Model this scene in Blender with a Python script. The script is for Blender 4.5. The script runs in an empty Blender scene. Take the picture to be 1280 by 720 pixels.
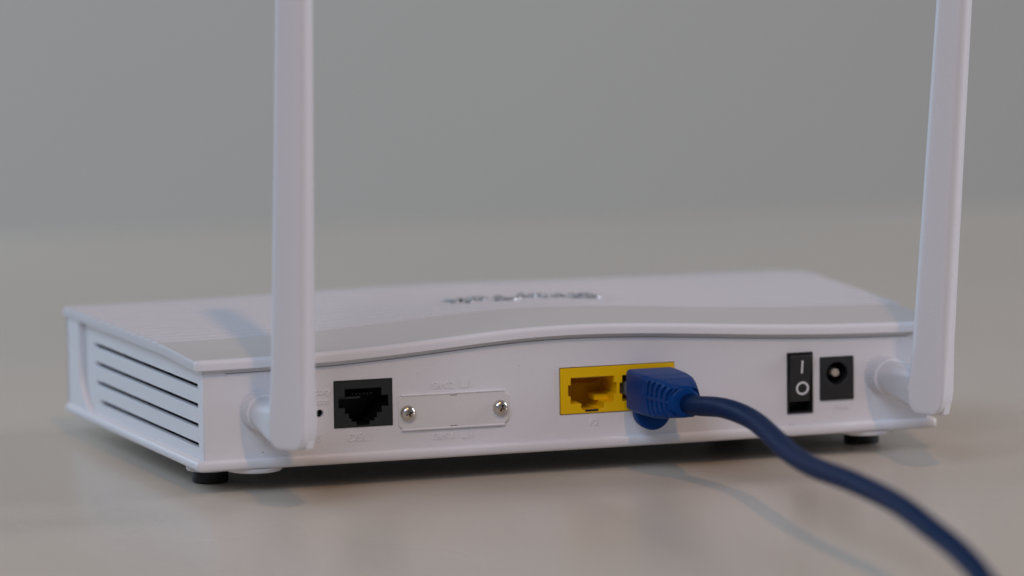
import bpy, bmesh, math, random
from mathutils import Vector, Matrix
from mathutils.geometry import tessellate_polygon

random.seed(7)
S = 0.001            # everything below is written in millimetres
ZF = 6.5             # foot height: table top is z = 0, case underside is z = ZF
scene = bpy.context.scene
COL = scene.collection

# ------------------------------------------------------------------ camera
YAW, PITCH, ROLL = 0.306472034, 0.119619769, -0.0128682342
CAM_POS = Vector((-292.681747, -1196.55975, 194.931797 + ZF)) * S
fwd = Vector((math.sin(YAW) * math.cos(PITCH), math.cos(YAW) * math.cos(PITCH), -math.sin(PITCH)))
right = Vector((math.cos(YAW), -math.sin(YAW), 0))
up = right.cross(fwd)
r2 = right * math.cos(ROLL) + up * math.sin(ROLL)
u2 = up * math.cos(ROLL) - right * math.sin(ROLL)
cam_data = bpy.data.cameras.new('camera')
cam = bpy.data.objects.new('camera', cam_data)
COL.objects.link(cam)
cam.matrix_world = Matrix(((r2.x, u2.x, -fwd.x, CAM_POS.x), (r2.y, u2.y, -fwd.y, CAM_POS.y),
                           (r2.z, u2.z, -fwd.z, CAM_POS.z), (0, 0, 0, 1)))
cam_data.sensor_width = 36
cam_data.lens = 6000 / 1280 * 36
cam_data.clip_start = 0.05
cam_data.clip_end = 60
cam_data.dof.use_dof = True
cam_data.dof.focus_distance = (Vector((75, -4, 18 + ZF)) * S - CAM_POS).dot(fwd)
cam_data.dof.aperture_fstop = 7.8
scene.camera = cam

# ------------------------------------------------------------------ light
world = bpy.data.worlds.new('World')
scene.world = world
world.use_nodes = True
bg = world.node_tree.nodes['Background']
bg.inputs['Color'].default_value = (0.78, 0.86, 1.0, 1)
bg.inputs['Strength'].default_value = 0.165

def area_lamp(name, pos, target, power, size, color, size_y=None, shape=None):
    l = bpy.data.lights.new(name, 'AREA')
    l.energy = power
    l.color = color
    l.shape = shape or ('RECTANGLE' if size_y else 'DISK')
    l.size = size
    if size_y:
        l.size_y = size_y
    o = bpy.data.objects.new(name, l)
    COL.objects.link(o)
    o.location = pos
    d = Vector(target) - Vector(pos)
    o.rotation_euler = d.to_track_quat('-Z', 'Y').to_euler()
    return o

CENTRE = Vector((0.10, 0.0, 0.03))
EL, AZ = math.radians(50), math.radians(6.8)
KD = Vector((-math.sin(AZ) * math.cos(EL), -math.cos(AZ) * math.cos(EL), math.sin(EL)))
area_lamp('ceiling_lamp', CENTRE + KD * 2.6, CENTRE, 11.3, 0.09, (1.0, 0.53, 0.22))
area_lamp('window_left', (-0.9, 1.4, 0.6), (0.5, 0.85, 0.1), 12.5, 0.9, (0.60, 0.80, 1.03), 1.0)
area_lamp('fill_behind_camera', (-1.6, -2.05, 1.95), CENTRE, 32.5, 1.5, (0.69, 0.80, 1.06), 1.3)  # added soft fill from the camera side, not a real window
area_lamp('window_right', (2.3, -0.25, 0.8), CENTRE, 27.0, 0.6, (0.86, 0.86, 1.0), 1.2)

scene.view_settings.view_transform = 'Standard'
scene.view_settings.look = 'None'
scene.view_settings.exposure = 0.0
scene.view_settings.gamma = 1.0
scene.view_settings.use_curve_mapping = False

# ------------------------------------------------------------------ materials
def principled(name, color, rough=0.5, metallic=0.0, spec=0.5, bump=None, noise=None, sss=0.0,
               transmission=0.0, rough_var=0.0):
    m = bpy.data.materials.new(name)
    m.use_nodes = True
    nt = m.node_tree
    b = nt.nodes['Principled BSDF']
    b.inputs['Base Color'].default_value = (*color, 1)
    b.inputs['Roughness'].default_value = rough
    b.inputs['Metallic'].default_value = metallic
    b.inputs['Specular IOR Level'].default_value = spec
    if sss:
        b.inputs['Subsurface Weight'].default_value = sss
        b.inputs['Subsurface Radius'].default_value = (1.0, 0.8, 0.7)
        b.inputs['Subsurface Scale'].default_value = 0.0012
    if transmission:
        b.inputs['Transmission Weight'].default_value = transmission
    tc = nt.nodes.new('ShaderNodeTexCoord')
    if noise:
        sc, amt = noise
        n = nt.nodes.new('ShaderNodeTexNoise')
        n.inputs['Scale'].default_value = sc
        n.inputs['Detail'].default_value = 5
        nt.links.new(tc.outputs['Object'], n.inputs['Vector'])
        mx = nt.nodes.new('ShaderNodeMix')
        mx.data_type = 'RGBA'
        mx.inputs[6].default_value = (*[c * (1 - amt) for c in color], 1)
        mx.inputs[7].default_value = (*[min(1, c * (1 + amt)) for c in color], 1)
        nt.links.new(n.outputs['Fac'], mx.inputs[0])
        nt.links.new(mx.outputs[2], b.inputs['Base Color'])
        if rough_var:
            mr = nt.nodes.new('ShaderNodeMapRange')
            mr.inputs['To Min'].default_value = rough - rough_var
            mr.inputs['To Max'].default_value = rough + rough_var
            nt.links.new(n.outputs['Fac'], mr.inputs['Value'])
            nt.links.new(mr.outputs['Result'], b.inputs['Roughness'])
    if bump:
        sc, st, dist = bump
        n2 = nt.nodes.new('ShaderNodeTexNoise')
        n2.inputs['Scale'].default_value = sc
        n2.inputs['Detail'].default_value = 3
        nt.links.new(tc.outputs['Object'], n2.inputs['Vector'])
        bp = nt.nodes.new('ShaderNodeBump')
        bp.inputs['Strength'].default_value = st
        bp.inputs['Distance'].default_value = dist
        nt.links.new(n2.outputs['Fac'], bp.inputs['Height'])
        nt.links.new(bp.outputs['Normal'], b.inputs['Normal'])
    return m

WHITE = principled('white_plastic', (0.76, 0.755, 0.765), 0.42, bump=(2300, 0.34, 0.0002), noise=(60, 0.018), rough_var=0.05)
COVER = principled('white_cover_plastic', (0.64, 0.63, 0.635), 0.48, spec=0.14, bump=(2300, 0.30, 0.0002), noise=(45, 0.018), rough_var=0.05)
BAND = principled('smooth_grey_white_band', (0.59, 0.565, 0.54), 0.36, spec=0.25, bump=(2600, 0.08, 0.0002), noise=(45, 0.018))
ANTW = principled('white_antenna_plastic', (0.71, 0.71, 0.725), 0.46, bump=(2000, 0.30, 0.0002), noise=(50, 0.02))
PLATEM = principled('matte_off_white_plastic', (0.72, 0.71, 0.69), 0.5, bump=(2200, 0.2, 0.0002), noise=(80, 0.02))
BLACK = principled('black_plastic', (0.016, 0.017, 0.018), 0.42, bump=(1800, 0.2, 0.0002))
PORTBLACK = principled('black_port_plastic', (0.014, 0.018, 0.018), 0.40, bump=(1500, 0.15, 0.0002))
PORTIN = principled('shaded_port_black', (0.006, 0.007, 0.007), 0.45, spec=0.25)  # port black darkened further, shade inside the socket put into the colour
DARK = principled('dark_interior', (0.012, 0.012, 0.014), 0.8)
SHADEM = principled('grey_shade_plate', (0.10, 0.10, 0.105), 0.6)  # for the added plate under the case
RIBM = principled('slate_inner_plastic', (0.10, 0.105, 0.125), 0.7)
RUBBER = principled('black_rubber', (0.012, 0.012, 0.013), 0.62, bump=(1500, 0.3, 0.0003))
YELLOW = principled('yellow_plastic', (0.84, 0.515, 0.001), 0.45, spec=0.2, bump=(1800, 0.12, 0.0002), noise=(120, 0.03))
GOLD = principled('gold_contact', (0.75, 0.52, 0.22), 0.3, metallic=1.0)
NICKEL = principled('nickel_screw', (0.62, 0.57, 0.50), 0.24, metallic=1.0, noise=(500, 0.15), rough_var=0.1)
CHROME = principled('dull_chrome', (0.60, 0.61, 0.62), 0.30, metallic=1.0)
PIN = principled('brass_pin', (0.52, 0.46, 0.38), 0.55, metallic=0.3)
MARK = principled('white_marking_paint', (0.75, 0.76, 0.76), 0.55)
BLUE = principled('blue_boot_plastic', (0.0015, 0.043, 0.195), 0.40, spec=0.10, bump=(1500, 0.18, 0.0003), noise=(90, 0.06))
CABLEM = principled('blue_cable_sheath', (0.002, 0.017, 0.070), 0.46, spec=0.06, bump=(700, 0.12, 0.0004), noise=(60, 0.08))
CLEAR = principled('clear_connector_plastic', (0.80, 0.84, 0.88), 0.12, transmission=0.75)

# ------------------------------------------------------------------ mesh helpers
def link(name, bm, mat, parent=None, smooth=35, bevel=0.0, seg=2, label=None, kind=None):
    bmesh.ops.remove_doubles(bm, verts=bm.verts, dist=1e-8)
    bmesh.ops.recalc_face_normals(bm, faces=bm.faces)
    me = bpy.data.meshes.new(name)
    bm.to_mesh(me)
    bm.free()
    me.materials.append(mat)
    if smooth:
        me.polygons.foreach_set('use_smooth', [True] * len(me.polygons))
        me.set_sharp_from_angle(angle=math.radians(smooth))
    o = bpy.data.objects.new(name, me)
    COL.objects.link(o)
    if parent:
        o.parent = parent
    if bevel:
        b = o.modifiers.new('bevel', 'BEVEL')
        b.width = bevel * S
        b.segments = seg
        b.limit_method = 'ANGLE'
        b.angle_limit = math.radians(40)
        b.harden_normals = False
    if label:
        o['label'] = label
    if kind:
        o['kind'] = kind
    return o

def W(x, y, z):
    return Vector((x * S, y * S, (z + ZF) * S))

def plate(bm, outer, holes, to3d, t):
    """polygon with holes, front face at depth 0, back at depth t; to3d(a, b, depth)"""
    loops = [list(outer)] + [list(h) for h in holes]
    flat = [q for l in loops for q in l]
    tris = tessellate_polygon([[Vector((a, b, 0)) for a, b in l] for l in loops])
    fv = [bm.verts.new(to3d(a, b, 0)) for a, b in flat]
    bv = [bm.verts.new(to3d(a, b, t)) for a, b in flat]
    for tri in tris:
        for vs in (fv, bv):
            try:
                bm.faces.new([vs[i] for i in tri])
            except ValueError:
                pass
    k = 0
    for l in loops:
        n = len(l)
        for i in range(n):
            a, b = k + i, k + (i + 1) % n
            bm.faces.new((fv[a], fv[b], bv[b], bv[a]))
        k += n

def tube_hole(bm, loop, to3d, d0, d1, back=True):
    n = len(loop)
    a = [bm.verts.new(to3d(x, z, d0)) for x, z in loop]
    b = [bm.verts.new(to3d(x, z, d1)) for x, z in loop]
    for i in range(n):
        j = (i + 1) % n
        bm.faces.new((a[i], a[j], b[j], b[i]))
    if back:
        bm.faces.new(b)

def loft(bm, rings, cap0=True, cap1=True):
    vs = [[bm.verts.new(q) for q in r] for r in rings]
    n = len(rings[0])
    for a, b in zip(vs[:-1], vs[1:]):
        for i in range(n):
            j = (i + 1) % n
            bm.faces.new((a[i], a[j], b[j], b[i]))
    if cap0:
        bm.faces.new(vs[0])
    if cap1:
        bm.faces.new(vs[-1])

def box(bm, x0, x1, y0, y1, z0, z1, f=W):
    v = [bm.verts.new(f(x, y, z)) for z in (z0, z1) for y in (y0, y1) for x in (x0, x1)]
    for q in ((0, 1, 3, 2), (4, 6, 7, 5), (0, 4, 5, 1), (1, 5, 7, 3), (3, 7, 6, 2), (2, 6, 4, 0)):
        bm.faces.new([v[i] for i in q])

def rrect(w, h, r, n=5):
    """rounded rectangle centred on 0, counter-clockwise"""
    out = []
    for cx, cy, a0 in ((w / 2 - r, h / 2 - r, 0), (-w / 2 + r, h / 2 - r, 90), (-w / 2 + r, -h / 2 + r, 180), (w / 2 - r, -h / 2 + r, 270)):
        for i in range(n + 1):
            a = math.radians(a0 + 90 * i / n)
            out.append((cx + r * math.cos(a), cy + r * math.sin(a)))
    return out

def bulged(w, h, r):
    # rounded rectangle with extra points along its long faces
    q = rrect(w, h, r, 6)
    m = [(w / 2 - r) - (w - 2 * r) * i / 8 for i in range(1, 8)]
    return q[:7] + [(x, h / 2) for x in m] + q[7:21] + [(-x, -h / 2) for x in m] + q[21:]

def circle(cx, cz, r, n=36):
    return [(cx + r * math.cos(2 * math.pi * i / n), cz + r * math.sin(2 * math.pi * i / n)) for i in range(n)]

def rear(y0):
    return lambda x, z, d: W(x, y0 + d, z)

def lathe_y(bm, cx, cz, prof, n=40):
    """profile of (y, r) revolved round the Y axis through (cx, cz)"""
    loft(bm, [[W(cx + max(r, .01) * math.cos(2 * math.pi * i / n), y, cz + max(r, .01) * math.sin(2 * math.pi * i / n)) for i in range(n)] for y, r in prof])

def lathe_z(bm, cx, cy, prof, n=40):
    loft(bm, [[W(cx + max(r, .01) * math.cos(2 * math.pi * i / n), cy + max(r, .01) * math.sin(2 * math.pi * i / n), z) for i in range(n)] for z, r in prof])

def text_mesh(name, s, size, mat, parent, matrix, depth=0.12, align='CENTER', xs=1.0, offset=0.0, bevel=0.0):
    cu = bpy.data.curves.new(name, 'FONT')
    cu.body = s
    cu.size = size * S
    cu.extrude = depth * S
    cu.offset = offset * S
    cu.bevel_depth = bevel * S
    cu.align_x = align
    cu.resolution_u = 4
    tmp = bpy.data.objects.new(name + '_tmp', cu)
    COL.objects.link(tmp)
    dg = bpy.context.evaluated_depsgraph_get()
    dg.update()
    me = bpy.data.meshes.new_from_object(tmp.evaluated_get(dg))
    bpy.data.objects.remove(tmp)
    bpy.data.curves.remove(cu)
    me.name = name
    me.transform(Matrix.Diagonal((xs, 1, 1, 1)))
    me.transform(matrix)
    me.materials.clear()
    me.materials.append(mat)
    o = bpy.data.objects.new(name, me)
    COL.objects.link(o)
    o.parent = parent
    return o

# ------------------------------------------------------------------ setting
def make_table():
    m = bpy.data.materials.new('matte_table_laminate')
    m.use_nodes = True
    nt = m.node_tree
    b = nt.nodes['Principled BSDF']
    tc = nt.nodes.new('ShaderNodeTexCoord')
    n = nt.nodes.new('ShaderNodeTexNoise')
    n.inputs['Scale'].default_value = 9
    n.inputs['Detail'].default_value = 6
    nt.links.new(tc.outputs['Object'], n.inputs['Vector'])
    mx = nt.nodes.new('ShaderNodeMix')
    mx.data_type = 'RGBA'
    mx.inputs[6].default_value = (0.57, 0.508, 0.417, 1)
    mx.inputs[7].default_value = (0.615, 0.555, 0.46, 1)
    nt.links.new(n.outputs['Fac'], mx.inputs[0])
    fine = nt.nodes.new('ShaderNodeTexNoise')
    fine.inputs['Scale'].default_value = 420
    fine.inputs['Detail'].default_value = 3
    nt.links.new(tc.outputs['Object'], fine.inputs['Vector'])
    ramp = nt.nodes.new('ShaderNodeValToRGB')
    ramp.color_ramp.elements[0].position = 0.27
    ramp.color_ramp.elements[0].color = (0.90, 0.895, 0.89, 1)
    ramp.color_ramp.elements[1].position = 0.62
    ramp.color_ramp.elements[1].color = (1.015, 1.015, 1.015, 1)
    e = ramp.color_ramp.elements.new(0.36)
    e.color = (0.985, 0.985, 0.985, 1)
    nt.links.new(fine.outputs['Fac'], ramp.inputs['Fac'])
    mul = nt.nodes.new('ShaderNodeMix')
    mul.data_type = 'RGBA'
    mul.blend_type = 'MULTIPLY'
    mul.inputs[0].default_value = 1.0
    nt.links.new(mx.outputs[2], mul.inputs[6])
    nt.links.new(ramp.outputs['Color'], mul.inputs[7])
    nt.links.new(mul.outputs[2], b.inputs['Base Color'])
    sp = nt.nodes.new('ShaderNodeTexNoise')
    sp.inputs['Scale'].default_value = 5
    sp.inputs['Detail'].default_value = 3
    nt.links.new(tc.outputs['Object'], sp.inputs['Vector'])
    mr = nt.nodes.new('ShaderNodeMapRange')
    mr.inputs['From Min'].default_value = 0.3
    mr.inputs['From Max'].default_value = 0.7
    mr.inputs['To Min'].default_value = 0.25
    mr.inputs['To Max'].default_value = 0.36
    nt.links.new(sp.outputs['Fac'], mr.inputs['Value'])
    nt.links.new(mr.outputs['Result'], b.inputs['Roughness'])
    b.inputs['Specular IOR Level'].default_value = 0.5
    n2 = nt.nodes.new('ShaderNodeTexNoise')
    n2.inputs['Scale'].default_value = 900
    nt.links.new(tc.outputs['Object'], n2.inputs['Vector'])
    bp = nt.nodes.new('ShaderNodeBump')
    bp.inputs['Strength'].default_value = 0.04
    bp.inputs['Distance'].default_value = 0.0003
    nt.links.new(n2.outputs['Fac'], bp.inputs['Height'])
    nt.links.new(bp.outputs['Normal'], b.inputs['Normal'])
    bm = bmesh.new()
    # a board with a rounded edge, turned to stand square to the room
    rings = []
    for z, ins in ((-30, 3), (-27, 0), (-4, 0), (-1.2, 1.2), (0, 4)):
        rings.append([Vector((q[0] * S, q[1] * S, z * S)) for q in rrect(1900 - 2 * ins, 1300 - 2 * ins, 40 - ins, 8)])
    loft(bm, rings)
    o = link('table', bm, m, kind='structure')
    o.location = (0.28, -0.03, 0)
    o.rotation_euler = (0, 0, math.radians(-7.6))
    o['label'] = 'pale grey beige matte table top under the router'
    o['category'] = 'table'
    return o
make_table()

def make_wall():
    m = principled('grey_wall_paint', (0.625, 0.60, 0.515), 0.8, noise=(1.4, 0.05), bump=(120, 0.1, 0.002))
    bm = bmesh.new()
    box(bm, -3500, 4500, 2300, 2400, -760, 2000, lambda x, y, z: Vector((x * S, y * S, z * S)))
    o = link('wall', bm, m, kind='structure')
    o['label'] = 'plain grey wall far behind the table, out of focus'
    o['category'] = 'wall'
make_wall()

# ------------------------------------------------------------------ router
WD, D, G, GL = 207.0, 122.0, 7.5, 8.4
router = bpy.data.objects.new('router', None)
COL.objects.link(router)
router['label'] = 'white router with two antennas, yellow network ports and ribbed top'
router['category'] = 'router'
router.empty_display_size = 0.02

def sst(a, b, x):
    t = min(1, max(0, (x - a) / (b - a)))
    return t * t * (3 - 2 * t)

def hump(x):
    s = 47.0 if x < 101 else 57.0
    return math.exp(-((x - 101) / s) ** 2)

def top_z(x, y):
    u = x
    base = 29.05 + 1.15 * sst(0, 34, y) - 0.15 * sst(60, 122, y)
    amp = 4.3 + 0.0 * y - 3.1 * sst(45, 122, y)
    z = base + amp * hump(u)
    return z

def cov_bot(x):
    return 26.45 + 4.3 * hump(x)

def corner_in(y, R, Dmax):
    """how far a rounded front corner pulls the side in at depth y"""
    if y < Dmax - R:
        return 0.0
    t = min(1.0, (y - (Dmax - R)) / R)
    return R * (1 - math.sqrt(max(0, 1 - t * t)))

def x_lim(y, ins=0.0, R=14, Rr=1.6):
    pull = corner_in(y, R, D - ins)
    pl = corner_in(y, 1.0, D - ins)
    if y - ins < Rr:
        t = 1 - max(0, (y - ins)) / Rr
        e_ = Rr * (1 - math.sqrt(max(0, 1 - t * t)))
        pull += e_
        pl += e_
    f = G * y / D
    return -GL * y / D + ins + pl, WD + f - ins - pull

# top cover ------------------------------------------------------------
def make_cover():
    bm = bmesh.new()
    P, Y0, NR = 6.1, 33.0, 14
    ys = [0, .12, .35, .7, 1.1, 1.6, 2.4, 4, 6, 8, 10, 12, 15, 19, 24, 29, 32]
    prof = {}
    for k in range(NR):
        for t, h in ((0.0, 0), (.03, .75), (.06, 1.0), (.12, 1.0), (.4, .68), (.7, .34), (.98, .02)):
            prof[round(Y0 + (k + t) * P, 4)] = h
    ys += sorted(q for q in prof if q < D - 1.0)
    last = ys[-1]
    ys += [y for y in (D - 2.4, D - 1.5, D - .8, D - .35, D - .1, D) if y > last]
    NX = 150
    er = 1.1
    # side columns concentrated for the rolled edge
    us = [0, .0006, .0018, .0035, .0055] + [0.0085 + (1 - .017) * i / NX for i in range(NX + 1)] + [1 - .0055, 1 - .0035, 1 - .0018, 1 - .0006, 1]
    grid = []
    for y in ys:
        x0, x1 = x_lim(y)
        row = []
        for u in us:
            x = x0 + (x1 - x0) * u
            xn = WD * u
            z = top_z(xn, y)
            if y in prof:
                z += 0.37 * prof[y] - 0.09
            e = min(x - x0, x1 - x, y, D - y)
            if e < er:
                z -= er - math.sqrt(max(0, er * er - (er - e) ** 2))
            row.append(bm.verts.new(W(x, y, z)))
        grid.append(row)
    for a, b in zip(grid[:-1], grid[1:]):
        for i in range(len(us) - 1):
            bm.faces.new((a[i], a[i + 1], b[i + 1], b[i]))
    # skirt and its underside
    n = len(us)
    ring = grid[0][:] + [r[-1] for r in grid[1:]] + grid[-1][-2::-1] + [r[0] for r in grid[-2:0:-1]]
    low, inn = [], []
    for v in ring:
        x, y = v.co.x / S, v.co.y / S
        f = G * y / D
        fl = GL * y / D
        u = (x + fl) / (WD + f + fl)
        zb = 26.45 + (4.3 - 3.1 * sst(45, 122, y)) * hump(WD * u) + 1.0 * sst(0, 34, y)
        cx, cy = 103.5, 61
        low.append(bm.verts.new(W(x, y, zb)))
        xi = min(max(x, -fl + 6), WD + f - 6)
        yi = min(max(y, 5), D - 6)
        inn.append(bm.verts.new(W(xi, yi, zb + .05)))
    m = len(ring)
    for i in range(m):
        j = (i + 1) % m
        bm.faces.new((ring[i], ring[j], low[j], low[i]))
        bm.faces.new((low[i], low[j], inn[j], inn[i]))
    o = link('top_cover', bm, COVER, router, smooth=24)
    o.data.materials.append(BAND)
    o.data.materials.append(WHITE)
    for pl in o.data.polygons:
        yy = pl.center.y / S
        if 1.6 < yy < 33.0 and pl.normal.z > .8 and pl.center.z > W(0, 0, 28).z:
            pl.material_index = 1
        elif yy < 1.6:
            pl.material_index = 2  # rear lip: same plastic as the ribs, its brighter light put into the colour
    return o
cover = make_cover()

# base tray with the ledge that sticks out round the foot of the case -----
def plan_ring(ins, z, R=14):
    pts = []
    Rr = max(.4, 1.6 - ins)
    def corner(cx, cy, r, a0, n):
        return [(cx + r * math.cos(math.radians(a0 + 90 * i / n)), cy + r * math.sin(math.radians(a0 + 90 * i / n))) for i in range(n + 1)]
    x0, x1 = ins, WD - ins
    f0, f1 = -GL + ins, WD + G - ins
    r = R - ins
    pts += corner(x0 + Rr, ins + Rr, Rr, 180, 5)
    pts += corner(x1 - Rr, ins + Rr, Rr, 270, 5)
    pts += corner(f1 - r, D - ins - r, r, 0, 10)
    rl = max(.3, 1.8 - ins)
    pts += corner(f0 + rl, D - ins - rl, rl, 90, 10)
    return [W(x, y, z) for x, y in pts]

bm = bmesh.new()
loft(bm, [plan_ring(2.2, -.25), plan_ring(1.0, -.1), plan_ring(.35, .18), plan_ring(.0, .6), plan_ring(.0, 2.0), plan_ring(.25, 2.45), plan_ring(.7, 2.62), plan_ring(3.2, 2.68)])
base = link('base_tray', bm, WHITE, router, smooth=60)

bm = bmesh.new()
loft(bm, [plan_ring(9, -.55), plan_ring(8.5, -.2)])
link('shade_plate', bm, SHADEM, router, smooth=40)  # unseen plate added to deepen the shade below the case

# rear panel -------------------------------------------------------------
def groove(x):
    return 25.05 + 4.45 * hump(x)
YP = 1.7
N = 60
x_in0, x_in1 = 2.45, WD - 2.45
outer = [(x_in0, 2.6), (x_in1, 2.6), (x_in1, cov_bot(x_in1) + .6), (WD - 7.0, cov_bot(WD - 7) + .6), (WD - 8.2, groove(WD - 8.2))]
outer += [(WD - 8.2 - (WD - 16.4) * i / N, groove(WD - 8.2 - (WD - 16.4) * i / N)) for i in range(1, N + 1)]
outer += [(7.0, cov_bot(7) + .6), (x_in0, cov_bot(x_in0) + .6)]

DSL = (37.35, 53.1, 9.35, 21.62)
LAN = (99.55, 131.5, 9.45, 21.67)
SWI = (163.88, 171.15, 5.97, 22.4)
DCJ = (173.35, 182.92, 9.08, 20.7)
def rect(b, g=0.0):
    return [(b[0] - g, b[2] - g), (b[1] + g, b[2] - g), (b[1] + g, b[3] + g), (b[0] - g, b[3] + g)]
RESET = (33.4, 13.4, 1.05)
holes = [rect(DSL, .14), rect(LAN, .22), rect(SWI, .1), rect(DCJ, .12), circle(*RESET, 24)]
bm = bmesh.new()
plate(bm, outer, holes, rear(YP), 1.8)
panel = link('rear_panel', bm, WHITE, router, smooth=30, bevel=.12, seg=1)
# lip behind the gap under the cover
bm = bmesh.new()
lo = [(7.2 + (WD - 14.4) * i / N, groove(7.2 + (WD - 14.4) * i / N) + .14) for i in range(N + 1)]
hi = [(x, cov_bot(x) + .9) for x, z in reversed(lo)]
plate(bm, lo + hi, [], rear(YP + .25), 1.2)
link('cover_lip', bm, WHITE, router, smooth=30)
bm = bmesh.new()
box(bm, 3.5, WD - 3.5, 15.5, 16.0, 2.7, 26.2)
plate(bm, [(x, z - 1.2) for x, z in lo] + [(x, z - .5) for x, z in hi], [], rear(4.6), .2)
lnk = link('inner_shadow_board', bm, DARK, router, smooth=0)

# side panels with louvre slots ------------------------------------------
SL = math.hypot(D, G)
def side_map(ins, sgn):
    def f(s, z, d):
        # s: distance from the rear corner along the side, d: depth into the case
        x = ins - (GL if sgn < 0 else G) * s / D + d
        y = s
        if sgn > 0:
            x = WD - x
        return W(x, y, z)
    return f
VENT = [(21.7, 99.0), (16.55, 98.2), (11.3, 97.4), (6.2, 94.2)]
for sgn in (-1, 1):
    f = side_map(2.3, sgn)
    bm = bmesh.new()
    outer = [(2.0, 2.6), (116, 2.6), (116, 28.6), (60, 28.0), (2.0, 26.6)]
    slots = []
    for z, s1 in VENT:
        h = .62
        slots.append([(6.2, z - h), (s1, z - h), (s1 + .5, z - h * .4), (s1 + .5, z + h * .4), (s1, z + h), (6.2, z + h)])
    plate(bm, outer, slots, f, 1.5)
    sp = link('side_panel', bm, WHITE, router, smooth=30, bevel=.12, seg=1)
    # ribs that carry the louvres, and the dark inside
    for s in (22, 41, 61, 80):
        bm = bmesh.new()
        box(bm, s, s + .7, 2.6, 4.2, 3, 25, lambda a, b, c: f(a, c, b))
        link('louvre_rib', bm, RIBM, sp, smooth=0)
    bm = bmesh.new()
    box(bm, 4, 112, 5.0, 5.3, 3, 25.5, lambda a, b, c: f(a, c, b))
    link('inner_board', bm, RIBM, sp, smooth=0)
    # raised front pillar that sweeps into the ledge
    f2 = side_map(.75, sgn)
    pts = [(D - 13.5, 2.0), (D - 13.5, 28.2), (109.0, 28.2), (108.9, 20), (109.0, 13.5)]
    pts = [(121.0, 1.8), (121.0, 28.9), (109.0, 28.6), (109.1, 13.5)]
    for i in range(1, 9):
        a = math.radians(90 * i / 8)
        pts.append((109.1 - 13.5 * (1 - math.cos(a)), 13.5 - 11.2 * math.sin(a)))
    pts += [(88, 2.0), (86, 1.8)]
    bm = bmesh.new()
    plate(bm, pts, [], f2, 1.6)
    link('front_pillar', bm, WHITE, router, smooth=30, bevel=.6, seg=3)

# front wall
bm = bmesh.new()
def front_ring(ins, z):
    return [q for q in plan_ring(ins, z)]
ra, rb = plan_ring(.7, 2.2), plan_ring(.7, 27.6)
va = [bm.verts.new(q) for q in ra]
vb = [bm.verts.new(q) for q in rb]
for i in range(12, 12 + 21):
    bm.faces.new((va[i], va[i + 1], vb[i + 1], vb[i]))
r_ = bmesh.ops.solidify(bm, geom=bm.faces[:], thickness=.0012)
link('front_panel', bm, WHITE, router, smooth=50)

# feet -----------------------------------------------------------------------
for cx, cy in ((9.3, 24.5), (193.5, 22.5), (26.0, 98), (181, 98)):
    bm = bmesh.new()
    lathe_z(bm, cx, cy, [(-3.2, 5.9), (-3.1, 6.2), (-2.6, 6.4), (-.1, 6.6)])
    pad = link('foot', bm, WHITE, router, smooth=40)
    bm = bmesh.new()
    lathe_z(bm, cx, cy, [(-6.5, 4.3), (-6.35, 4.7), (-6.0, 4.85), (-3.1, 4.85)])
    link('rubber_pad', bm, RUBBER, pad, smooth=40)
for cx, cy in ((17.0, 7.8), (189.0, 7.8)):
    bm = bmesh.new()
    lathe_z(bm, cx, cy, [(-1.4, 6.6), (-1.3, 7.1), (-1.0, 7.4), (-.1, 7.6)])
    link('round_boss', bm, WHITE, router, smooth=40)

# black socket -----------------------------------------------------------------
dsl_hole = [(40.15, 19.5), (50.2, 19.5), (50.2, 17.45), (52.05, 17.45), (52.05, 14.5), (50.2, 14.5), (50.2, 12.9),
            (48.9, 12.9), (48.9, 11.6), (48.2, 11.6), (48.2, 10.75), (46.85, 10.75), (46.85, 9.75), (43.25, 9.75), (43.25, 10.75),
            (41.9, 10.75), (41.9, 11.6), (41.2, 11.6), (41.2, 12.9), (40.15, 12.9), (40.15, 14.5), (38.45, 14.5), (38.45, 17.45), (40.15, 17.45)]
bm = bmesh.new()
plate(bm, rect(DSL), [dsl_hole], rear(1.45), 1.0)
dsl = link('black_socket', bm, PORTBLACK, router, smooth=30)
bm = bmesh.new()
tube_hole(bm, dsl_hole, rear(2.3), 0, 10.5)
link('socket_cavity', bm, PORTIN, dsl, smooth=30)
dsl['label'] = 'black telephone line socket'
for i in range(6):
    bm = bmesh.new()
    x = 42.6 + i * 1.02
    box(bm, x, x + .4, 3.4, 11, 17.6, 18.0)
    link('contact', bm, BLACK, dsl, smooth=0)
bm = bmesh.new()
box(bm, 38.6, 44.6, 2.6, 8, 16.75, 17.25)
link('socket_step', bm, PORTBLACK, dsl, smooth=0)

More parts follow.
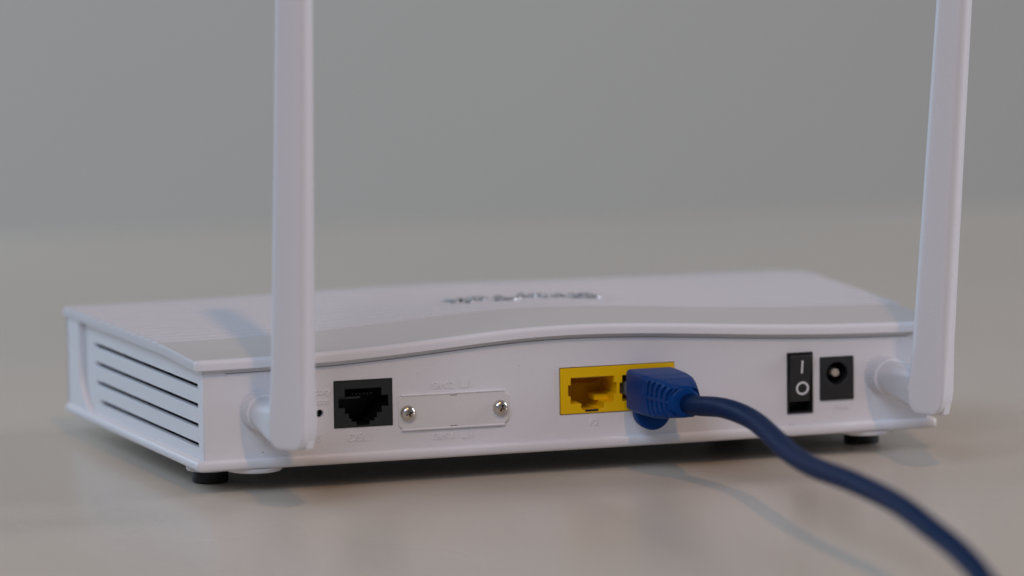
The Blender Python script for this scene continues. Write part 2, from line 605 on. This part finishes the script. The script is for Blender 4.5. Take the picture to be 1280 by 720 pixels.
# yellow double socket -------------------------------------------------------------
def lan_hole(dx):
    pts = [(102.4, 19.05), (114.55, 19.05), (114.55, 17.2), (115.3, 17.2), (115.3, 14.02), (114.55, 14.02), (114.55, 12.05),
           (111.72, 12.05), (111.72, 10.5), (110.2, 10.2), (110.2, 9.75), (106.4, 9.75), (106.4, 10.2), (105.3, 10.6), (105.3, 12.05), (102.35, 12.05),
           (102.35, 14.08), (101.66, 14.08), (101.66, 17.1), (102.4, 17.1)]
    return [(x + dx, z) for x, z in pts]
bm = bmesh.new()
plate(bm, rect(LAN), [lan_hole(0), lan_hole(14.45)], rear(1.35), .9)
lan = link('yellow_socket_block', bm, YELLOW, router, smooth=30, bevel=.08, seg=1)
for dx in (0, 14.45):
    bm = bmesh.new()
    tube_hole(bm, lan_hole(dx), rear(2.1), 0, 13.0)
    # ramp on the right-hand side inside
    box(bm, 110.6 + dx, 114.5 + dx, 6.5, 13, 12.08, 13.5)
    sk = link('socket', bm, YELLOW, lan, smooth=30)
    bm = bmesh.new()
    box(bm, 106.5 + dx, 110.1 + dx, 1.5, 2.05, 9.5, 10.3)
    link('latch_gap_shade', bm, DARK, sk, smooth=0)  # black block painted in for the shade of the open slot
    for i in range(8):
        bm = bmesh.new()
        x = 104.6 + dx + i * 1.02
        loft(bm, [[W(x + a, 3.6, 18.5 + b) for a, b in ((0, 0), (.38, 0), (.38, .3), (0, .3))],
                  [W(x + a, 12.5, 15.8 + b) for a, b in ((0, 0), (.38, 0), (.38, .3), (0, .3))]])
        link('contact', bm, GOLD, sk, smooth=0)

# card slot cover ------------------------------------------------------------------
bm = bmesh.new()
c = 1.3
o_ = [(54.6 + c, 7.9), (85 - c, 7.9), (85, 7.9 + c), (85, 16.85 - c), (85 - c, 16.85), (54.6 + c, 16.85), (54.6, 16.85 - c), (54.6, 7.9 + c)]
plate(bm, o_, [[(68.9, 8.15), (70.9, 8.15), (70.9, 8.35), (68.9, 8.35)], [(68.9, 16.2), (70.9, 16.2), (70.9, 16.4), (68.9, 16.4)]], rear(1.15), .9)
simc = link('card_slot_cover', bm, PLATEM, router, smooth=30, bevel=.15, seg=2)
for z in (7.55, 16.65):
    bm = bmesh.new()
    box(bm, 55.4, 84.0, .98, 1.75, z, z + .5)
    link('cover_ridge', bm, WHITE, simc, smooth=0, bevel=.18)

def make_screw(cx, cz, rot):
    bm = bmesh.new()
    n = 48
    prof = [(1.2, 2.05), (.75, 2.05), (.35, 1.95), (.0, 1.70), (-.25, 1.32), (-.40, .9), (-.46, .4), (-.47, 0.0)]
    # rounded head, pressed in along a cross
    rings = []
    for y, r in prof:
        rings.append([(r * math.cos(2 * math.pi * i / n), y, r * math.sin(2 * math.pi * i / n)) for i in range(n)])
    loft(bm, [[W(cx + max(abs(a), 1e-4) * (1 if a >= 0 else -1), y, cz + b) for a, y, b in r] for r in rings[:-1]])
    head = link('screw', bm, NICKEL, router, smooth=45)
    cb = bmesh.new()
    for k in range(2):
        a = rot + k * math.pi / 2
        ca, sa = math.cos(a), math.sin(a)
        def f(x, y, z):
            return W(cx + x * ca - z * sa, y, cz + x * sa + z * ca)
        loft(cb, [[f(x, -1.0, z) for x, z in ((-1.25, -.27), (1.25, -.27), (1.25, .27), (-1.25, .27))],
                  [f(x, .75, z) for x, z in ((-.35, -.16), (.35, -.16), (.35, .16), (-.35, .16))]])
    bmesh.ops.recalc_face_normals(cb, faces=cb.faces)
    cme = bpy.data.meshes.new('cross')
    cb.to_mesh(cme)
    cb.free()
    co = bpy.data.objects.new('cross', cme)
    COL.objects.link(co)
    md = head.modifiers.new('cross', 'BOOLEAN')
    md.operation = 'DIFFERENCE'
    md.solver = 'EXACT'
    md.use_self = True
    md.object = co
    dg = bpy.context.evaluated_depsgraph_get()
    dg.update()
    me = bpy.data.meshes.new_from_object(head.evaluated_get(dg))
    head.modifiers.clear()
    head.data = me
    me.polygons.foreach_set('use_smooth', [True] * len(me.polygons))
    me.set_sharp_from_angle(angle=math.radians(40))
    bpy.data.objects.remove(co)
    return head
make_screw(57.15, 12.3, .35)
make_screw(82.6, 12.35, 1.15)

# power switch ------------------------------------------------------------------------
bm = bmesh.new()
inner = (164.2, 170.85, 6.3, 22.1)
plate(bm, rect(SWI), [list(rect(inner))], rear(1.2), 1.0)
tube_hole(bm, rect(inner), rear(2.1), 0, 7.0)
sw = link('power_switch', bm, BLACK, router, smooth=30, bevel=.12, seg=2)
ROTX = math.radians(-7.0)
PZ = 14.6
def rk(x, y, z):
    # rocker: turned about its pivot, bottom pressed in
    zz, yy = z - PZ, y
    return W(x, 1.25 + yy * math.cos(ROTX) + zz * math.sin(ROTX), PZ - yy * math.sin(ROTX) + zz * math.cos(ROTX))
bm = bmesh.new()
prof = [(0, 21.95), (-.45, 21.7), (-.5, 21.4), (-.1, 14.6), (-.3, 9.5), (-.1, 9.0), (2.5, 8.3), (4, 8.5), (4, 21.5)]
loft(bm, [[rk(164.35, y, z) for y, z in prof], [rk(170.45, y, z) for y, z in prof]])
rocker = link('rocker', bm, BLACK, sw, smooth=25, bevel=.12, seg=2)
def face_y(z):
    return -.1 - .4 * (z - 14.6) / 6.3 if z > 14.6 else -.1 - .2 * (14.6 - z) / 5.1
bm = bmesh.new()
v = [rk(x, face_y(z) + dy, z) for x, z in ((167.45, 16.95), (167.98, 16.95), (167.98, 20.5), (167.45, 20.5)) for dy in (-.05, .1)]
loft(bm, [v[0::2], v[1::2]])
link('on_mark', bm, MARK, rocker, smooth=0)
bm = bmesh.new()
n = 40
cxm, czm = 168.1, 12.75
rings = []
for rr, dy in ((1.3, .1), (1.3, -.06), (1.85, -.06), (1.85, .1), (1.3, .1)):
    rings.append([rk(cxm + rr * math.cos(2 * math.pi * i / n), face_y(min(14.6, czm + rr * math.sin(2 * math.pi * i / n))) + dy, czm + rr * math.sin(2 * math.pi * i / n)) for i in range(n)])
loft(bm, rings, False, False)
link('off_mark', bm, MARK, rocker, smooth=0)

# power socket --------------------------------------------------------------------------
bm = bmesh.new()
ch = circle(178.1, 16.3, 3.05, 40)
plate(bm, rect(DCJ), [ch], rear(1.2), 1.0)
tube_hole(bm, ch, rear(2.1), 0, 9)
dc = link('power_socket', bm, BLACK, router, smooth=30, bevel=.12, seg=2)
bm = bmesh.new()
lathe_y(bm, 178.1, 16.3, [(10.5, 1.1), (2.4, 1.1), (2.25, 1.0), (2.2, .8)], 24)
link('centre_pin', bm, PIN, dc, smooth=40)

# moulded lettering ------------------------------------------------------------------------
def rear_text(s, cx, z, size, xs=1.0, depth=.09, align='CENTER', mat=WHITE):
    M = Matrix.Translation(W(cx, YP, z)) @ Matrix.Rotation(math.radians(90), 4, 'X')
    return text_mesh('lettering', s, size, mat, panel, M, depth, align, xs, bevel=.09)
rear_text('DSL', 43.8, 5.6, 3.0, 1.15)
rear_text('SIM 2', 67.2, 18.25, 2.5, 1.08)
rear_text('SIM 1', 67.2, 4.75, 2.5, 1.08)
rear_text('P2', 108.9, 6.1, 2.2, 1.05)
rear_text('P1', 123.3, 6.1, 2.2, 1.05)
rear_text('PWR', 179.4, 6.3, 2.0, 1.05)
rear_text('Factory', 36.6, 18.4, 2.5, 1.0, align='RIGHT')
rear_text('Reset', 35.9, 15.8, 2.5, 1.0, align='RIGHT')
rear_text('S', 33.1, 6.1, 2.4, 1.05)
rear_text('C', 19.6, 6.1, 2.6, 1.05)
for zc, flip in ((19.2, 1), (5.75, -1)):
    bm = bmesh.new()
    o_ = [(72.1, zc - 1.1), (74.0, zc - 1.1), (74.0, zc + .7), (73.6, zc + 1.1), (72.1, zc + 1.1)]
    plate(bm, o_, [], rear(YP - .16), .3)
    link('card_symbol', bm, WHITE, panel, smooth=0)
    bm = bmesh.new()
    box(bm, 74.7, 75.15, YP - .16, YP + .1, zc - 1.1, zc + 1.0)
    link('card_symbol', bm, WHITE, panel, smooth=0)

# a few specks of dust
for x, z, r in ((17.9, 4.1, .17), (164.6, 2.95, .16), (165.4, 3.0, .1), (88.3, 23.1, .08), (146.0, 8.2, .09), (60.2, 22.4, .08)):
    bm = bmesh.new()
    lathe_y(bm, x, z, [(YP + .05, r), (YP - .08, r * .8)], 7)
    link('dust_speck', bm, DARK, panel, smooth=0)

# raised maker's name on the cover, reading from the front ------------------------------------
def make_logo():
    parts = []
    word = 'DrayTek'
    M = Matrix.Diagonal((1, 1, 1, 1))
    o = text_mesh('logo_lettering', word, 16.0, CHROME, cover, M, .42, 'CENTER', 1.0, offset=.12, bevel=.08)
    xs_ = [v.co.x for v in o.data.vertices]
    w = max(xs_) - min(xs_)
    k = 43.0 * S / w
    mid = (max(xs_) + min(xs_)) / 2
    for v in o.data.vertices:
        x = 105.6 - (v.co.x - mid) * k / S
        y = 58.5 - v.co.y / S * .95
        u = (x + G * y / D) / (WD + 2 * G * y / D)
        z = top_z(WD * u, y) + .25 + v.co.z / S
        v.co = W(x, y, z)
    o['label'] = 'raised dull metal maker name'
make_logo()

# antennas --------------------------------------------------------------------------------------
def make_antenna(ax, tilt, lean, spin, dz0=0.0, k=1.0):
    root = bpy.data.objects.new('antenna', None)
    COL.objects.link(root)
    root.parent = router
    root.empty_display_size = .01
    az = 15.4
    # knurled nut
    bm = bmesh.new()
    n = 176
    rings = []
    for y, r, kn in ((1.75, 4.6, 0), (1.5, 5.0, .3), (1.2, 5.15, 1), (-5.2, 5.15, 1), (-5.6, 5.0, .3), (-5.9, 4.7, 0)):
        rings.append([W(ax + (r - .16 * kn * (i % 4 >= 2)) * math.cos(2 * math.pi * i / n), y, az + (r - .16 * kn * (i % 4 >= 2)) * math.sin(2 * math.pi * i / n)) for i in range(n)])
    loft(bm, rings)
    link('connector_nut', bm, ANTW, root, smooth=25)
    # barrel, flattened towards the hinge
    bm = bmesh.new()
    rings = []
    for y, w, h, r, dz in ((-5.0, 9.0, 9.0, 4.48, 0), (-9, 9.0, 9.2, 4.4, 0), (-14, 9.0, 9.8, 3.9, -.1), (-20, 8.8, 10.3, 3.0, -.3), (-26, 8.0, 10.4, 2.2, -.5), (-33, 6.6, 9.9, 1.8, -.5)):
        rings.append([W(ax + a, y, az + b + dz) for a, b in rrect(w, h, r, 8)])
    loft(bm, rings)
    link('hinge_barrel', bm, ANTW, root, smooth=50)
    # blade: local frame at the hinge, then tilted
    hinge = Vector((ax, -32.8, az + dz0))
    R = Matrix.Rotation(math.radians(tilt), 3, 'Y') @ Matrix.Rotation(math.radians(lean), 3, 'X') @ Matrix.Rotation(math.radians(spin), 3, 'Z')
    def loc(x, y, z):
        q = R @ Vector((x, y, z)) + hinge
        return W(*q)
    bm = bmesh.new()
    rings = []
    secs = []
    for dz, w, dd in ((-6.3, 4.6, 6.0), (-6.15, 5.6, 6.6), (-5.7, 7.0, 7.0), (-4.9, 8.3, 7.1), (-3.8, 9.3, 7.1), (-2.2, 10.0, 7.1), (0, 10.3, 7.1)):
        secs.append((dz, w, dd, 1.0))
    secs += [(5, 10.4, 6.8, 1.6), (12, 10.3, 6.6, 2.3), (40, 9.9, 6.3, 2.5), (80, 9.3, 5.8, 2.4), (120, 8.7, 5.4, 2.3), (152, 8.2, 5.0, 2.2), (156, 7.6, 4.6, 2.1), (158, 6.4, 3.6, 1.7), (158.8, 4.4, 2.2, 1.0)]
    for dz, w, dpt, r in secs:
        w, dpt = w * k, dpt * k
        r = min(r, w / 2 - .05, dpt / 2 - .05)
        bu = .55 * min(1, max(0, (dz + 6.5) / 10))
        rings.append([loc(a, b + math.copysign(bu, b) * (1 - (2 * a / w) ** 2), dz) for a, b in bulged(w, dpt, r)])
    loft(bm, rings)
    blade = link('blade', bm, ANTW, root, smooth=50)
    # hinge pin dimple on the flank
    bm = bmesh.new()
    n = 20
    rr = []
    for d, r in ((.12, 1.35), (-.16, 1.3), (-.16, .85), (.1, .75)):
        rr.append([loc(-3.8 + r * math.cos(2 * math.pi * i / n), -3.55 + d, .6 + r * math.sin(2 * math.pi * i / n)) for i in range(n)])
    loft(bm, rr, True, True)
    link('hinge_pin', bm, ANTW, root, smooth=40)
    # little heel at the foot of the blade
    bm = bmesh.new()
    loft(bm, [[loc(3.3 + a, 1.0 + b, -6.25) for a, b in rrect(2.6, 4.4, .9, 4)], [loc(3.5 + a, .8 + b, -2.0) for a, b in rrect(3.1, 5.4, .9, 4)]])
    link('heel', bm, ANTW, root, smooth=50, bevel=.3)
    return root
make_antenna(16.9, 1.1, 0.6, -44, .9, 1.05)
make_antenna(191.2, 3.7, 0.4, -46, 0, 1.03)

# ------------------------------------------------------------------ network cable
net = bpy.data.objects.new('network_cable', None)
COL.objects.link(net)
net.empty_display_size = .02
net['label'] = 'blue network cable with ribbed boot plugged into the yellow socket'
net['category'] = 'cable'
PXC, PZC = 123.75, 15.5
bm = bmesh.new()
loft(bm, [[W(PXC - .6 + a, y, PZC - .3 + b) for a, b in rrect(10.6, 3.6, .4, 3)] for y in (11.5, -3.0)])
box(bm, PXC - 3.2, PXC + 1.8, -1.5, 9, PZC - 5.2, PZC - 4.2)
con = link('connector', bm, CLEAR, net, smooth=40)

def make_boot():
    bm = bmesh.new()
    rings = []
    def ring(y, w, h, r, ins=0.0):
        r = min(r, w / 2 - .02, h / 2 - .02)
        out = []
        for a, b in flank(w, h, r):
            side = sst(.25 * w, .33 * w, abs(a))
            k = ins * (1 - sst(h / 2 - 1.7, h / 2 - .6, abs(b))) * side
            yb = y - (1.9 * side * (2 * b / h) ** 2 if y < -16.1 and y > -28.5 else 0)
            out.append(W(PXC + a - math.copysign(k, a), yb, PZC + b))
        rings.append(out)
    def flank(w, h, r):
        # rounded rectangle with extra points down both flanks
        q = rrect(w, h, r, 8)
        m = [h / 2 - r - (h - 2 * r) * i / 10 for i in range(1, 10)]
        return q[:18] + [(-w / 2, z) for z in m] + q[18:] + [(w / 2, -z) for z in m]
    ring(-1.0, 12.6, 10.2, 1.2)
    ring(-1.4, 13.4, 10.9, 1.2)
    ring(-4, 13.6, 11.0, 1.2)
    ring(-12, 13.4, 10.9, 1.2)
    ring(-15.6, 13.1, 10.8, 1.4)
    ring(-16.0, 12.9, 10.7, 1.5)
    def env(t):
        return 12.9 - 4.2 * t ** 1.3, 10.7 - 2.3 * t ** 1.7, 1.6 + 2.2 * t
    y = -16.0
    NG = 5
    for k in range(NG):
        for a, ins in ((.06, 0), (.24, .0), (.32, 1.15), (.68, 1.15), (.76, 0), (.96, 0)):
            t = (k + a) / NG
            w, h, r = env(t)
            ring(-16 - 12.4 * t, w, h, r, ins)
    ring(-28.6, 8.4, 8.4, 4.1)
    ring(-29.2, 7.4, 7.4, 3.6)
    ring(-29.4, 6.0, 6.0, 2.9)
    loft(bm, rings)
    return link('boot', bm, BLUE, net, smooth=38)
boot = make_boot()
# solid bars that bridge the grooves at mid height and on top
bm = bmesh.new()
loft(bm, [[W(PXC + a * w, y, PZC + b) for a, b in ((-1, -.45), (1, -.45), (1, .45), (-1, .45))] for y, w in ((-15.5, 6.46), (-19, 6.2), (-23, 5.45), (-28.2, 4.3))])
link('boot_seam', bm, BLUE, boot, smooth=30, bevel=.15)
# thumb tab below the boot
bm = bmesh.new()
n = 18
def tab_ring(y, r):
    pts = [(123.1 + r * math.cos(math.pi + math.pi * i / n), 9.8 + r * math.sin(math.pi + math.pi * i / n)) for i in range(n + 1)]
    return [W(x, y, z) for x, z in pts + [(123.1 + r, 12.2), (123.1 - r, 12.2)]]
loft(bm, [tab_ring(-2.4, 4.6), tab_ring(-2.7, 4.9), tab_ring(-5.6, 4.9), tab_ring(-6.0, 4.6)])
link('latch_tab', bm, BLUE, boot, smooth=40)

def make_sheath():
    key = [(124.1, -26, 15.4), (125.3, -33.0, 15.0), (127.5, -48.0, 16.3), (129.2, -64.0, 15.5), (127.1, -84.0, 14.1), (124.4, -105.0, 12.6), (122.1, -127.0, 12.6), (120.9, -151.0, 13.4), (120.6, -172.0, 13.1), (119.2, -190.0, 12.8), (118.6, -208.0, 10.7), (118.8, -221.0, 8.6), (117.8, -235.0, 6.2), (116.3, -246.0, 4.2)]
    key += [(115.0, -272, .4), (121, -300, -3.2), (126, -345, -3.55), (134, -400, -3.55)]
    pts = []
    for i in range(len(key) - 1):        # smooth curve through the key points
        p0, p1, p2, p3 = (Vector(key[max(0, min(len(key) - 1, i + k))]) for k in (-1, 0, 1, 2))
        for k in range(4):
            t = k / 4
            pts.append(tuple(0.5 * (2 * p1 + (p2 - p0) * t + (2 * p0 - 5 * p1 + 4 * p2 - p3) * t * t + (3 * p1 - p0 - 3 * p2 + p3) * t ** 3)))
    pts.append(key[-1])
    cu = bpy.data.curves.new('sheath', 'CURVE')
    cu.dimensions = '3D'
    sp = cu.splines.new('NURBS')
    sp.points.add(len(pts) - 1)
    for p_, q in zip(sp.points, pts):
        p_.co = (*W(*q), 1)
    sp.order_u = 4
    sp.use_endpoint_u = True
    sp.resolution_u = 3
    cu.bevel_depth = 2.65 * S
    cu.bevel_resolution = 6
    cu.use_fill_caps = True
    tmp = bpy.data.objects.new('sheath_tmp', cu)
    COL.objects.link(tmp)
    dg = bpy.context.evaluated_depsgraph_get()
    dg.update()
    me = bpy.data.meshes.new_from_object(tmp.evaluated_get(dg))
    bpy.data.objects.remove(tmp)
    me.name = 'sheath'
    me.materials.clear()
    me.materials.append(CABLEM)
    me.polygons.foreach_set('use_smooth', [True] * len(me.polygons))
    o = bpy.data.objects.new('sheath', me)
    COL.objects.link(o)
    o.parent = net
make_sheath()
